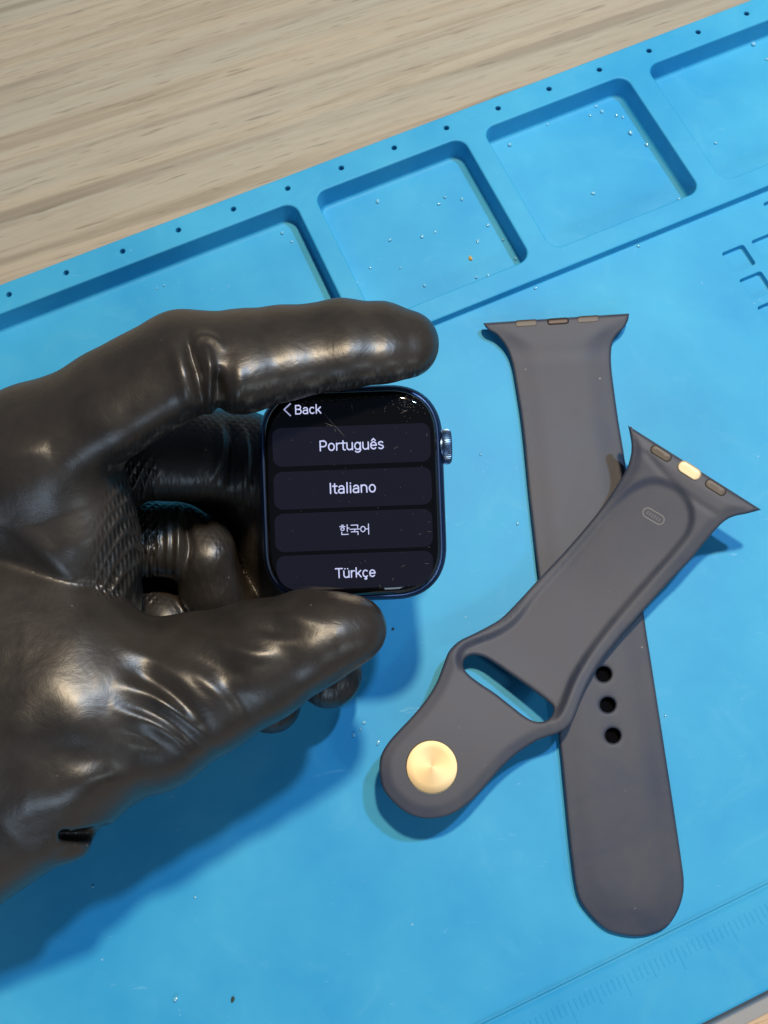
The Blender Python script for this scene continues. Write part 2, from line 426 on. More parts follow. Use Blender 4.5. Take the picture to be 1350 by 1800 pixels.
def pill(cx, cy, L, w, ang, n=10):
    c, s = math.cos(ang), math.sin(ang); pts = []
    for k in range(n + 1):
        t = -math.pi / 2 + math.pi * k / n; pts.append((L / 2 - w / 2 + w / 2 * math.cos(t), w / 2 * math.sin(t)))
    for k in range(n + 1):
        t = math.pi / 2 + math.pi * k / n; pts.append((-L / 2 + w / 2 + w / 2 * math.cos(t), w / 2 * math.sin(t)))
    p = np.array(pts); return np.stack([cx + p[:, 0] * c - p[:, 1] * s, cy + p[:, 0] * s + p[:, 1] * c], 1)

def seg_dist(q, poly):
    d = np.full(len(q), 1e9)
    for i in range(len(poly)):
        a = poly[i]; b_ = poly[(i + 1) % len(poly)]; ab = b_ - a
        t = np.clip(((q - a) @ ab) / (ab @ ab), 0, 1); d = np.minimum(d, np.linalg.norm(q - a - t[:, None] * ab, axis=1))
    return d
# --- long strap with holes
RA = [(849, 568), (1106, 551), (1104, 563), (1097, 576), (1085, 588), (1077, 602), (1074, 622), (1075, 650), (1080, 690), (1087, 740), (1100, 820), (1114, 930), (1131, 1075), (1147, 1180),
      (1178, 1380), (1192, 1473), (1199, 1522), (1202, 1549), (1200, 1575), (1190, 1604), (1172, 1629), (1145, 1642), (1119, 1646), (1088, 1642), (1061, 1631), (1032, 1602), (1014, 1569),
      (1003, 1498), (991, 1380), (984, 1310), (968, 1190), (946, 1010), (931, 880), (919, 760), (909, 690), (900, 640), (889, 610), (873, 589), (857, 579)]
outA = spline(RA, 4, sharp=(0, 1))
def zA(q):
    q = np.asarray(q); return .15 + 3.2 * smooth((640 - q[:, 1]) / 110) - .35 * smooth((q[:, 1] - 1560) / 90) - .55 * (1 - smooth(seg_dist(q, outA) / 52))
HA = [(1061, 1185), (1068, 1239), (1077, 1293), (1054, 1131), (1047, 1077), (1040, 1023), (1033, 969)]
strapA = empty('watch_strap', P(1060, 1100, WZ))
tag(strapA, 'long dark grey rubber watch strap with punched holes lying flat under the other strap', 'watch strap', 'two halves of the watch band')
def child(name, outer, holes, zt, thick, r, grid, mat, parent):
    o = shell(name, outer, holes, zt, thick, r, grid, mat)
    if parent: o.parent = parent; o.matrix_parent_inverse = Matrix.Translation(-parent.location)
    return o
child('strap_body', outA, [circle(x, y, 13.5, 24) for x, y in HA], zA, 2.3, 5, 7, M_STRAP, strapA)
for x, y in HA:  # dark cup put into each hole to paint its inner shade
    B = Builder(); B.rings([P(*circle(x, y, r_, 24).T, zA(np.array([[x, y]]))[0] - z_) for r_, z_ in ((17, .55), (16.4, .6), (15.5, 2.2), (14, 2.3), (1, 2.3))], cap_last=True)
    o = link_mesh('hole_shade_cup', B.v, B.f, M_HOLE_SHADE); o.parent = strapA; o.matrix_parent_inverse = Matrix.Translation(-strapA.location)
for cx, L, m, nm in ((925, 42, M_PAD, 'rubber_pad'), (1034, 42, M_PAD, 'rubber_pad'), (981, 40, M_BRONZE, 'lock_button')):
    cy = 573.5 - (cx - 849) * .066
    child(nm, pill(cx, cy, L, 13 if m is M_PAD else 12, -.066), [], lambda q, m=m: zA(q) + (.04 if m is M_PAD else .25), 1.2, 3 if m is M_PAD else 4, 6, m, strapA)

# --- loop strap with the gold pin
RB = [(1104, 748), (1338, 896), (1312, 903), (1292, 907), (1275, 915), (1257, 932), (1235, 958), (1213, 985), (1181, 1018), (1150, 1052), (1116, 1090), (1082, 1130), (1054, 1166), (1035, 1200), (1019, 1237), (1009, 1263),
      (998, 1278), (982, 1288), (962, 1295), (940, 1304), (907, 1326), (880, 1351), (856, 1378), (829, 1407), (798, 1429), (769, 1438), (740, 1438), (713, 1428), (689, 1408), (673, 1386), (667, 1357), (669, 1330), (682, 1306),
      (702, 1283), (724, 1260), (748, 1231), (766, 1202), (779, 1170), (789, 1145), (807, 1127), (833, 1114), (858, 1101), (882, 1086), (912, 1056), (947, 1018), (1004, 957), (1061, 888), (1098, 830), (1108, 804), (1110, 783), (1107, 762)]
outB = spline(RB, 4, sharp=(0, 1))
SLOT = spline([(814, 1170), (818, 1158), (831, 1152), (851, 1156), (873, 1169), (902, 1189), (936, 1213), (966, 1236), (973, 1248), (968, 1261), (956, 1268), (940, 1268), (922, 1259), (896, 1239), (869, 1218), (842, 1200), (822, 1184)], 4)
PANEL = spline([(1132, 845), (1159, 842), (1186, 852), (1207, 871), (1218, 894), (1219, 917), (1211, 940), (1194, 962), (1165, 996), (1135, 1030), (1102, 1068), (1069, 1108), (1038, 1150), (1014, 1188), (1001, 1218), (991, 1243),
                (978, 1262), (958, 1262), (896, 1228), (842, 1190), (815, 1180), (803, 1164), (804, 1147), (816, 1133), (840, 1122), (872, 1109), (904, 1087), (936, 1046), (972, 1006), (1018, 954), (1068, 894), (1102, 862)], 3)
AX0, AX1 = np.array([1221., 822.]), np.array([757., 1350.])
AXD = (AX1 - AX0) / np.linalg.norm(AX1 - AX0); AXL = np.linalg.norm(AX1 - AX0); AXN = np.array([-AXD[1], AXD[0]])   # AXN points left/up? resolved below
if AXN[0] < 0: AXN = -AXN
PS = np.linspace(-.6, 1.6, 441); _kn = np.exp(-(np.linspace(-3, 3, 61)) ** 2 / 2); _kn /= _kn.sum()
def _sm(xs, ys): return np.convolve(np.pad(np.interp(PS, xs, ys), 30, mode='edge'), _kn, 'valid')
PB = _sm([-.1, 0, .12, .25, .4, .5, .62, .75, .9, 1.1], [15.5, 13.8, 10.6, 7.6, 5.2, 4.9, 5.8, 7.2, 8.6, 9.4]); PT = _sm([0, .2, .4, .6, .75, 1], [0, .7, 1.7, 1.7, .8, 0])
def zB0(q):
    q = np.asarray(q); s = ((q - AX0) @ AXD) / AXL; c = ((q - AX0) @ AXN)
    return np.interp(s, PS, PB) + c / 80 * np.interp(s, PS, PT)
def zB(q):
    q = np.asarray(q); d = seg_dist(q, PANEL); ins = inpoly(q, PANEL); s = ((q - AX0) @ AXD) / AXL
    sd = np.where(ins, d, -d)
    dep = .75 + .9 * smooth((s - .45) / .25)
    groove = .18 * np.exp(-(((q - AX0) @ AXD - 40 - 6 * np.cos(((q - AX0) @ AXN) / 40)) / 5) ** 2) * (np.abs((q - AX0) @ AXN) < 85)
    return zB0(q) - .5 * (1 - smooth(seg_dist(q, outB) / 24)) - dep * smooth((sd + 3) / 13) - groove
strapB = empty('watch_strap', P(900, 1180, WZ))
tag(strapB, 'dark grey rubber watch strap with slot and round gold pin laid across the other strap', 'watch strap', 'two halves of the watch band')
child('strap_body', outB, [SLOT], zB, 2.6, 6, 5, M_STRAP, strapB)
A2 = math.atan2(896 - 748, 1338 - 1104)
def onconn(cx, cy, L, w, m, nm, rise):
    child(nm, pill(cx, cy, L, w, A2), [], lambda q: zB0(q) + rise, 1.2, 3, 6, m, strapB)
onconn(1162, 797, 42, 17, M_PAD, 'rubber_pad', .06); onconn(1258, 857, 42, 17, M_PAD, 'rubber_pad', .06); onconn(1212, 827, 46, 22, M_GOLD2, 'lock_button', .22)
# moulded oval mark: a thin raised outline and worn, unreadable relief inside
mk = Builder()
po = ccw(pill(1148.5, 907.5, 43, 19, A2 - .03)); pi_ = offset(po, 2.2)
for lo in (0,):
    r1 = offset(po, 0); r2 = offset(po, .8); r3 = offset(po, 1.5)
    mk.rings([P(*r1.T, zB(r1) + .0), P(*r2.T, zB(r2) + .09), P(*r3.T, zB(r3) + .09), P(*pi_.T, zB(pi_) + .0)])
ca, sa = math.cos(A2), math.sin(A2)
for k in range(6):
    for j in (-1, 1):
        c = np.array([1148.5 + (-12 + 4.8 * k) * ca - j * 1.6 * sa, 907.5 + (-12 + 4.8 * k) * sa + j * 1.6 * ca])
        q = ccw(np.array([c + np.array([dx * ca - dy * sa, dx * sa + dy * ca]) for dx, dy in ((-1.3, -.7), (1.6, -1.1), (1.2, .9), (-1.5, .8))]))
        mk.rings([P(*q.T, zB(q)), P(*offset(q, .3).T, zB(q) + .07)], cap_last=True)
M_STRAP2 = m_rubber('worn_relief', (.17, .165, .165), (.20, .19, .18))
o = link_mesh('moulded_mark', mk.v, mk.f, M_STRAP2); o.parent = strapB; o.matrix_parent_inverse = Matrix.Translation(-strapB.location)
# gold pin: mushroom head flush with the rubber, axis on the local normal
c = P(759, 1348, 9.15); pin = Builder()
e = 2.0
pz = lambda x, y: zB0(np.array([[x, y]]))[0]
nx = P(759 + 20, 1348, pz(779, 1348)) - P(759 - 20, 1348, pz(739, 1348)); ny = P(759, 1328, pz(759, 1328)) - P(759, 1368, pz(759, 1368))
nz = np.cross(nx, ny); nz /= np.linalg.norm(nz); nx /= np.linalg.norm(nx); ny = np.cross(nz, nx)
R = 5.75; rr = []
for rad, z in ((1.8, -4.6), (2.2, -4.4), (2.2, -1.2), (R, -1.1), (R, .02), (R - .12, .14), (R - .3, .17)):
    rr.append(np.array([(rad * math.cos(t), rad * math.sin(t), z) for t in np.linspace(0, 2 * math.pi, 73)[:-1]]))
for rad, z in ((4.0, .17), (2.5, .17), (1.2, .17), (.4, .17), (.05, .17)):
    rr.append(np.array([(rad * math.cos(t), rad * math.sin(t), z) for t in np.linspace(0, 2 * math.pi, 73)[:-1]]))
pin.rings(rr, cap_last=True)
o = link_mesh('gold_pin', pin.v, pin.f, M_GOLD, angle=40)
c = P(759, 1348, pz(759, 1348))
o.matrix_world = Matrix(np.vstack([np.column_stack([nx, ny, nz, c * MM]), [0, 0, 0, 1]]).tolist())
mw = o.matrix_world.copy(); o.parent = strapB; o.matrix_parent_inverse = Matrix.Translation(-strapB.location)

# ================================================================= smartwatch
def ray(px, py): d = np.array([(px - 675) / FPX, -(py - 900) / FPX, -1.]) @ RC.T; return d
WC = CAM + ray(620, 868) * 184.5
zl = RC[:, 2].copy(); a_ = math.radians(2.1)
xl = RC[:, 0] * math.cos(a_) + RC[:, 1] * math.sin(a_); yl = np.cross(zl, xl)
WM = Matrix(np.vstack([np.column_stack([xl, yl, zl, WC * MM]), [0, 0, 0, 1]]).tolist())
def L(px, py, z):  # local mm of a photograph pixel on the watch's plane z
    d = ray(px, py); n = zl; t = ((WC + zl * z - CAM) @ n) / (d @ n); q = CAM + d * t - WC
    return np.array([q @ xl, q @ yl, z])
watch = empty('smartwatch'); watch.matrix_world = WM
tag(watch, 'dark blue smartwatch head with its language menu lit, held in the gloved hand', 'smartwatch')
def wpart(name, B, m, angle=40, parent=None, **kw):
    o = link_mesh(name, B.v, B.f, m, angle=angle, **kw); o.parent = parent or watch; return o
def sq(hw, hh, r, n=14, e=2.35):
    out = []
    for cx, cy, a in ((hw - r, hh - r, 0), (-hw + r, hh - r, 1), (-hw + r, -hh + r, 2), (hw - r, -hh + r, 3)):
        for k in range(n + 1):
            t = math.pi / 2 * k / n; x = abs(math.cos(t)) ** (2 / e) * r; y = abs(math.sin(t)) ** (2 / e) * r
            for _ in range(a): x, y = -y, x
            if a in (0, 2): pass
            out.append((cx + x, cy + y))
    return np.array(out)
OUT = sq(18.6, 21.7, 11.2)
def prof(pr, out=OUT, cap=True, first_cap=False):
    B = Builder(); rs = []
    for d, z in pr:
        q = offset(out, d); rs.append(np.column_stack([q, np.full(len(q), z)]))
    if first_cap: B.add(rs[0][::-1], [tuple(range(len(rs[0])))])
    B.rings(rs, cap_last=cap); return B
wpart('case', prof([(6, -5.2), (3.2, -4.9), (1.6, -4.1), (.6, -2.8), (.12, -1.2), (0, .2), (.12, 1.5), (.5, 2.6), (.95, 3.25), (1.15, 3.4), (1.9, 3.3)], cap=False, first_cap=True), M_CASE)
wpart('edge_ring', prof([(1.04, 3.30), (1.06, 3.50), (1.22, 3.58), (1.38, 3.48), (1.42, 3.2)], cap=False), M_RIM)
wpart('cover_glass', prof([(1.42, 3.1), (1.46, 3.7), (1.6, 4.15), (1.9, 4.6), (2.35, 4.95), (2.9, 5.15), (3.4, 5.23), (3.9, 5.25)]), M_GLASS, angle=60)
sb = Builder(); rs = []
for rad, z in ((13.5, -5.1), (13.2, -5.9), (11.5, -6.7), (8, -7.1), (3, -7.3)):
    rs.append(np.array([(rad * math.cos(t), rad * math.sin(t), z) for t in np.linspace(0, 2 * math.pi, 49)[:-1]]))
sb.rings(rs, cap_last=True); wpart('sensor_back', sb, M_SENS)
# crown, knurled
cb = Builder(); rs = []; nT = 50
cc = L(789, 785, 0); cyl = cc[1]
for x, rad, amp in ((17.4, 2.9, 0), (18.35, 2.9, 0), (18.35, 3.25, .02), (18.5, 3.34, .07), (18.8, 3.48, .09), (19.6, 3.5, .09), (20.0, 3.38, .07), (20.25, 3.1, .04), (20.3, 2.9, 0), (20.3, 2.4, 0), (20.2, 2.2, 0)):
    ring = []
    for k in range(nT * 4):
        t = 2 * math.pi * k / (nT * 4); r_ = rad + (amp if k % 4 in (0, 1) else -amp)
        ring.append((x, cyl + r_ * math.cos(t), -.1 + r_ * math.sin(t)))
    rs.append(np.array(ring))
cb.rings(rs, cap_last=True)
M_CROWN = simple('steel_crown', (.10, .165, .27), .36, .95)
wpart('crown', cb, M_CROWN, angle=25)
# lit menu rows
ZG = 5.262
rows = [((479, 757), (748, 816)), ((481, 759), (825, 891.5)), ((483, 760.5), (898.5, 966)), ((486, 762), (972.5, 1034))]
rowobj = []
for i, ((x0, x1), (y0, y1)) in enumerate(rows):
    c0 = L((x0 + x1) / 2, (y0 + y1) / 2, ZG); w = (x1 - x0) * (L(700, 800, ZG)[0] - L(600, 800, ZG)[0]) / 100 / 2; h = (y1 - y0) * .1118 / 2
    if i < 3: q = rrect(-w, -h, w, h, 1.75, 6)
    else:
        q = []
        for cx, cy, a, r in ((w, h, 0, 1.75), (-w, h, 90, 1.75), (-w, -h, 180, 4.2), (w, -h, 270, 4.2)):
            for k in range(9):
                t = math.radians(a + 90 * k / 8); q.append((cx - math.copysign(r, cx) + r * math.cos(t), cy - math.copysign(r, cy) + r * math.sin(t)))
        q = np.array(q)
    B = Builder(); B.add(np.column_stack([q + c0[:2], np.full(len(q), ZG)]), [tuple(range(len(q)))])
    o = wpart('menu_row', B, M_BTN); rowobj.append(o)
# letters as pen strokes in an em box: (advance width, [stroke, ...]); a stroke is a smooth path, 'l' marks straight segments
def arc(cx, cy, rx, ry, a0, a1, n=12):
    return [(cx + rx * math.cos(math.radians(a0 + (a1 - a0) * k / n)), cy + ry * math.sin(math.radians(a0 + (a1 - a0) * k / n))) for k in range(n + 1)]
LETTERS = {
    'B': (.64, [[(.10, .0), (.10, .72)], [(.10, .72), (.34, .72)] + arc(.34, .555, .17, .165, 90, -90) + [(.10, .39)], [(.10, .39), (.36, .39)] + arc(.36, .195, .19, .195, 90, -90) + [(.10, 0)]]),
    'P': (.62, [[(.10, .0), (.10, .72)], [(.10, .72), (.34, .72)] + arc(.34, .51, .20, .21, 90, -90) + [(.10, .30)]]),
    'I': (.24, [[(.12, 0), (.12, .72)]]),
    'T': (.60, [[(.03, .72), (.57, .72)], [(.30, .72), (.30, 0)]]),
    'o': (.58, [arc(.29, .26, .205, .26, 0, 360, 24)]),
    'c': (.53, [arc(.28, .26, .20, .26, 48, 312, 18)]),
    'e': (.56, [[(.08, .27), (.48, .27)] + arc(.28, .26, .20, .26, 3, 318, 20)]),
    'a': (.55, [arc(.27, .36, .17, .16, 155, 0, 10) + [(.44, 0)], [(.44, .30), (.25, .29)] + arc(.23, .145, .165, .145, 95, 270, 10) + arc(.27, .17, .17, .17, 275, 345, 5)]),
    'r': (.38, [[(.09, 0), (.09, .52)], arc(.28, .31, .19, .20, 175, 78, 7)]),
    't': (.38, [[(.18, .68), (.18, .14)] + arc(.29, .12, .11, .12, 180, 285, 6), [(.03, .51), (.34, .51)]]),
    'u': (.57, [[(.08, .52), (.08, .20)] + arc(.27, .19, .19, .19, 180, 335, 9), [(.47, .52), (.47, 0)]]),
    'n': (.57, [[(.09, 0), (.09, .52)], arc(.28, .33, .19, .19, 155, 0, 9) + [(.47, 0)]]),
    'g': (.59, [arc(.28, .26, .20, .26, 0, 360, 22), [(.48, .52), (.48, -.02)] + arc(.28, -.02, .20, .18, 0, -145, 10)]),
    's': (.50, [arc(.25, .385, .16, .135, 32, 180, 8) + [(.13, .32), (.37, .22)] + arc(.25, .135, .17, .135, 20, -150, 9)]),
    'l': (.24, [[(.12, 0), (.12, .74)]]),
    'i': (.24, [[(.12, 0), (.12, .52)], [(.12, .68), (.12, .70)]]),
    'k': (.53, [[(.09, 0), (.09, .74)], [(.44, .52), (.10, .20)], [(.22, .31), (.46, 0)]]),
}
LETTERS['ê'] = (.56, LETTERS['e'][1] + [[(.15, .63), (.28, .76), (.41, .63)]])
LETTERS['ü'] = (.57, LETTERS['u'][1] + [[(.17, .68), (.17, .70)], [(.38, .68), (.38, .70)]])
LETTERS['ç'] = (.53, LETTERS['c'][1] + [[(.29, 0), (.28, -.08)] + arc(.28, -.13, .08, .055, 85, -140, 6)])
LETTERS['한'] = (.93, [[(.20, .90), (.38, .90)], [(.05, .77), (.53, .77)], arc(.29, .545, .155, .125, 0, 360, 16), [(.72, .94), (.72, .30)], [(.72, .62), (.89, .62)], [(.21, .27), (.21, .04), (.80, .04)]])
LETTERS['국'] = (.93, [[(.15, .88), (.75, .88), (.73, .62)], [(.03, .50), (.90, .50)], [(.46, .50), (.46, .30)], [(.14, .26), (.75, .26), (.75, -.02)]])
LETTERS['어'] = (.93, [arc(.28, .48, .20, .25, 0, 360, 20), [(.79, .94), (.79, -.02)], [(.50, .48), (.79, .48)]])
def text(s, x0, x1, ybase, parent, w=.094, name='lettering', rise=.008):
    pen = 0.; strokes = []
    for ch in s:
        adv, st = LETTERS[ch]; strokes += [np.array(p) + (pen, 0) for p in st]; pen += adv
    mn = min(p[:, 0].min() for p in strokes) - w / 2; mx = max(p[:, 0].max() for p in strokes) + w / 2
    a = L(x0, ybase, ZG); b_ = L(x1, ybase, ZG); k = (b_[0] - a[0]) / (mx - mn); B = Builder(); n = 0
    for p in strokes:
        p = np.column_stack([(p[:, 0] - mn) * k + a[0], (p[:, 1] + w / 2 * .6) * k * .97 + (a[1] + b_[1]) / 2]); hw = w * k / 2
        z = ZG + rise + .0012 * (n % 12); n += 1
        d = np.diff(p, axis=0); d /= np.linalg.norm(d, axis=1)[:, None] + 1e-9
        dv = np.vstack([d[:1], (d[:-1] + d[1:]), d[-1:]]); dv /= np.linalg.norm(dv, axis=1)[:, None] + 1e-9
        nn = np.column_stack([-dv[:, 1], dv[:, 0]]); cs = np.ones(len(p)); cs[1:-1] = np.clip((dv[1:-1] * d[:-1]).sum(1), .6, 1); off = nn * (hw / cs)[:, None]
        closed = np.linalg.norm(p[0] - p[-1]) < 1e-6 * k + 1e-4
        left, right = p + off, p - off
        if closed:
            left[-1], right[-1] = left[0], right[0]; poly = None
            q = np.concatenate([left, right]); m = len(p)
            B.add(np.column_stack([q, np.full(len(q), z)]), [(i, i + m, i + m + 1, i + 1) for i in range(m - 1)])
        else:
            m = len(p); q = np.concatenate([left, right]); B.add(np.column_stack([q, np.full(len(q), z)]), [(i, i + m, i + m + 1, i + 1) for i in range(m - 1)])
            for e, dd in ((p[0], -d[0]), (p[-1], d[-1])):
                a0 = math.atan2(dd[1], dd[0]); c = [e + hw * np.array([math.cos(a0 + t), math.sin(a0 + t)]) for t in np.linspace(-math.pi / 2, math.pi / 2, 7)]
                B.add([(x, y, z) for x, y in c], [tuple(range(7))])
    o = link_mesh(name, B.v, B.f, M_TXT, smooth=False); o.parent = parent; return o
text('Back', 519, 565, 727.5, watch)
text('Português', 562, 675, 791, rowobj[0]); text('Italiano', 580, 661, 866.5, rowobj[1]); text('한국어', 597, 649, 940, rowobj[2], w=.078); text('Türkçe', 589, 660.5, 1015, rowobj[3])
B = Builder()
for (xa, ya), (xb, yb) in (((510.5, 709.5), (499.3, 720)), ((499.3, 720), (510.8, 730.8))):
    p, q = L(xa, ya, ZG + .008), L(xb, yb, ZG + .008); d = q - p; d /= np.linalg.norm(d); n = np.array([-d[1], d[0], 0]) * .125
    B.add([p + n - d * .06, p - n - d * .06, q - n + d * .06, q + n + d * .06], [(0, 1, 2, 3)])
B.v = [(x, y, ZG + .008 + .002 * (i // 4)) for i, (x, y, z) in enumerate(B.v)]
wpart('back_chevron', B, M_CHEV)
# fine scratches and dust in the glass surface
B = Builder(); kz = 0
def scratch(x0, y0, x1, y1, w=.035, z=ZG + .02):
    global kz
    p, q = L(x0, y0, z + kz * .0004), L(x1, y1, z + kz * .0004); kz += 1; d = q - p; d /= np.linalg.norm(d) + 1e-9; n = np.array([-d[1], d[0], 0]) * w
    m = (p + q) / 2; B.add([p, m - n, q, m + n], [(0, 1, 2, 3)])
for s in ((566, 723, 587, 747), (586, 745, 608, 770), (569, 743, 592, 751), (702, 728, 717, 720), (588, 752, 590, 760), (617, 709, 620, 722), (735, 940, 742, 937), (752, 918, 757, 917), (750, 934, 759, 935), (751, 961, 757, 962),
          (704, 998, 713, 992), (689, 1022, 692, 1014), (667, 1026, 670, 1034), (641, 984, 643, 988), (695, 788, 700, 784), (692, 786, 695, 790), (745, 990, 756, 991), (706, 720, 716, 724), (752, 760, 749, 768)): scratch(*s)
for _ in range(55):
    x, y = random.uniform(500, 757), random.uniform(700, 1030); t = random.uniform(0, 3.14); l = random.choice((1.2, 1.6, 2.2, 4))
    scratch(x, y, x + l * math.cos(t), y + l * math.sin(t), .04 if l < 3 else .02)
for _ in range(60):
    x, y = random.gauss(712, 18), random.gauss(705, 12)
    if 640 < x < 748 and 692 < y < 750:
        t = random.uniform(0, 3.14); scratch(x, y, x + 1.6 * math.cos(t), y + 1.6 * math.sin(t), .05)
wpart('glass_scratches', B, M_SCR)

# ================================================================= gloved hand
def build_hand():
    K = 9.0                                   # px per mm of depth
    h = 5.0
    lo = np.array([-190., 500., -2 * K]); hi = np.array([800., 1700., 76 * K])
    nx_, ny_, nz_ = ((hi - lo) / h).astype(int) + 1
    X = (lo[0] + h * np.arange(nx_)).astype(np.float32); Y = (lo[1] + h * np.arange(ny_)).astype(np.float32); Z = (lo[2] + h * np.arange(nz_)).astype(np.float32)
    BIG = np.float32(300)
    def seg(pts, a, b):                       # round cone between two nodes (x, y, zmm, r, q)
        A = np.array(a[:3], np.float32) * (1, 1, K); Bq = np.array(b[:3], np.float32) * (1, 1, K)
        qa, qb = a[4], b[4]; ab = Bq - A; L2 = float(ab[0] ** 2 + ab[1] ** 2 + ab[2] ** 2) + 1e-6
        dx, dy, dz = pts[0] - A[0], pts[1] - A[1], pts[2] - A[2]
        t = np.clip((dx * ab[0] + dy * ab[1] + dz * ab[2]) / L2, 0, 1)
        q = qa + (qb - qa) * t
        return np.sqrt((dx - t * ab[0]) ** 2 + (dy - t * ab[1]) ** 2 + ((dz - t * ab[2]) / q) ** 2) - (a[3] + (b[3] - a[3]) * t)
    def smin(a, b, k):
        hh = np.clip(.5 + .5 * (b - a) / k, 0, 1); return b + (a - b) * hh - k * hh * (1 - hh)
    chains = {
        # name: nodes (px, py, z mm, r px, depth factor), blend k
        'index': ([(711, 605, 55.5, 61, 1), (672, 603, 56, 71, 1), (600, 606, 57, 79, 1), (500, 620, 58, 83, 1), (425, 634, 59, 89, 1), (352, 640, 60, 90, 1), (318, 640, 60, 92, 1), (187, 714, 57, 98, 1), (68, 782, 53, 103, 1), (-60, 850, 50, 112, 1), (-200, 930, 48, 120, 1)], 10),
        'palm': ([(55, 805, 48, 105, 1), (84, 890, 46, 134, .72), (98, 965, 39, 141, .72), (96, 1040, 27, 138, .75), (70, 1110, 18, 130, 1)], 60),
        'palm3': ([(-140, 880, 45, 105, 1), (-40, 920, 40, 125, .8), (60, 1030, 29, 135, .75)], 40),
        'palm2': ([(40, 850, 28, 130, 1), (60, 960, 22, 140, 1), (60, 1060, 14, 130, .8)], 60),
        'heel2': ([(140, 1030, 13, 75, 1), (270, 1022, 10, 62, 1), (380, 1060, 7, 60, 1)], 20),
        'heel': ([(80, 960, 12, 110, 1), (220, 930, 9, 90, 1), (330, 900, 7, 76, 1), (420, 930, 6, 66, 1)], 20),
        'thumb': ([(622, 1107, 45, 59, 1), (590, 1114, 45, 74, 1), (540, 1128, 44.5, 90, .95), (450, 1163, 43, 110, .9), (350, 1205, 41, 127, .9), (240, 1243, 40, 157, .85), (130, 1242, 41, 203, .78), (30, 1243, 42, 266, .64), (-60, 1232, 41, 330, .53), (-200, 1310, 34, 345, .5)], 12),
        'middle': ([(90, 880, 34, 85, 1), (240, 800, 33, 80, 1), (330, 798, 30, 82, 1), (425, 808, 26, 84, 1), (462, 870, 20, 80, 1), (500, 1000, 14, 74, 1), (548, 1110, 13, 66, 1), (577, 1188, 13, 60, 1)], 8),
        'ring': ([(90, 980, 22, 80, 1), (240, 946, 24, 68, 1), (310, 950, 24, 67, 1), (352, 968, 25, 62, 1), (372, 1030, 21, 60, 1), (440, 1140, 13, 56, 1), (478, 1238, 11, 54, 1)], 8),
        'pinky': ([(90, 1120, 9, 80, 1), (215, 1088, 15, 62, 1), (280, 1086, 16, 60, 1), (340, 1130, 12, 55, 1), (380, 1200, 8, 50, 1)], 8),
    }
    F = {}
    for nm, (nodes, k) in chains.items():
        f = np.full((nx_, ny_, nz_), BIG, np.float32)
        for a, b_ in zip(nodes[:-1], nodes[1:]):
            m = 45
            i0 = [int(max(0, (min(a[j] * (K if j == 2 else 1) - a[3], b_[j] * (K if j == 2 else 1) - b_[3]) - m - lo[j]) / h)) for j in range(3)]
            i1 = [int(min((nx_, ny_, nz_)[j], (max(a[j] * (K if j == 2 else 1) + a[3], b_[j] * (K if j == 2 else 1) + b_[3]) + m - lo[j]) / h + 1)) for j in range(3)]
            if any(i1[j] <= i0[j] for j in range(3)): continue
            s = tuple(slice(i0[j], i1[j]) for j in range(3))
            pts = (X[s[0]][:, None, None], Y[s[1]][None, :, None], Z[s[2]][None, None, :])
            d = seg(pts, a, b_); f[s] = smin(f[s], d.astype(np.float32), np.float32(k)) if k > 1 else np.minimum(f[s], d)
        F[nm] = f
    # the soft folds of the wrist and the flesh at the thumb root
    g1 = smin(F['index'], smin(smin(F['palm'], F['palm3'], 60), F['palm2'], 50), 75)
    g = smin(g1, F['thumb'], 12)
    g = smin(g, F['middle'], 7); g = smin(g, F['ring'], 7); g = smin(g, F['pinky'], 7); g = smin(g, F['heel'], 7); g = smin(g, F['heel2'], 7)
    del F
    # puckered hollow low on the wrist
    def ball(c, r, q=(1, 1, 1)):
        return np.sqrt(((X[:, None, None] - c[0]) / q[0]) ** 2 + ((Y[None, :, None] - c[1]) / q[1]) ** 2 + ((Z[None, None, :] - c[2] * K) / q[2]) ** 2) - r
    g = smin(g, ball((92, 1488, 42), 42, (1.55, .74, 1)).astype(np.float32), 12)
    cut = seg((X[:, None, None], Y[None, :, None], Z[None, None, :]), (182, 1466, 44, 18, 3.5), (112, 1466, 48, 13, 3.0))
    g = -smin(-g, cut.astype(np.float32), 8)
    g = smin(g, ball((218, 1398, 38), 18, (1.3, .8, 1)).astype(np.float32), 26)
    g = smin(g, ball((335, 1318, 38), 13, (1, 1, 1)).astype(np.float32), 22)
    g = smin(g, ball((180, 1424, 38), 14, (1.2, .9, 1)).astype(np.float32), 22)
    # close the volume at the grid border
    g[0] = np.maximum(g[0], 1); g[-1] = np.maximum(g[-1], 1); g[:, 0] = np.maximum(g[:, 0], 1); g[:, -1] = np.maximum(g[:, -1], 1); g[:, :, 0] = np.maximum(g[:, :, 0], 1); g[:, :, -1] = np.maximum(g[:, :, -1], 1)
    # ---- surface nets
    ins = g < 0
    sh = np.array(g.shape) - 1
    cnt = np.zeros(tuple(sh), np.int8)
    for dx in (0, 1):
        for dy in (0, 1):
            for dz in (0, 1): cnt += ins[dx:dx + sh[0], dy:dy + sh[1], dz:dz + sh[2]]
    cell = (cnt > 0) & (cnt < 8); ci = np.argwhere(cell); idx = -np.ones(tuple(sh), np.int64); idx[cell] = np.arange(len(ci))
    acc = np.zeros((len(ci), 3)); num = np.zeros(len(ci))
    corners = [(a, b_, c) for a in (0, 1) for b_ in (0, 1) for c in (0, 1)]
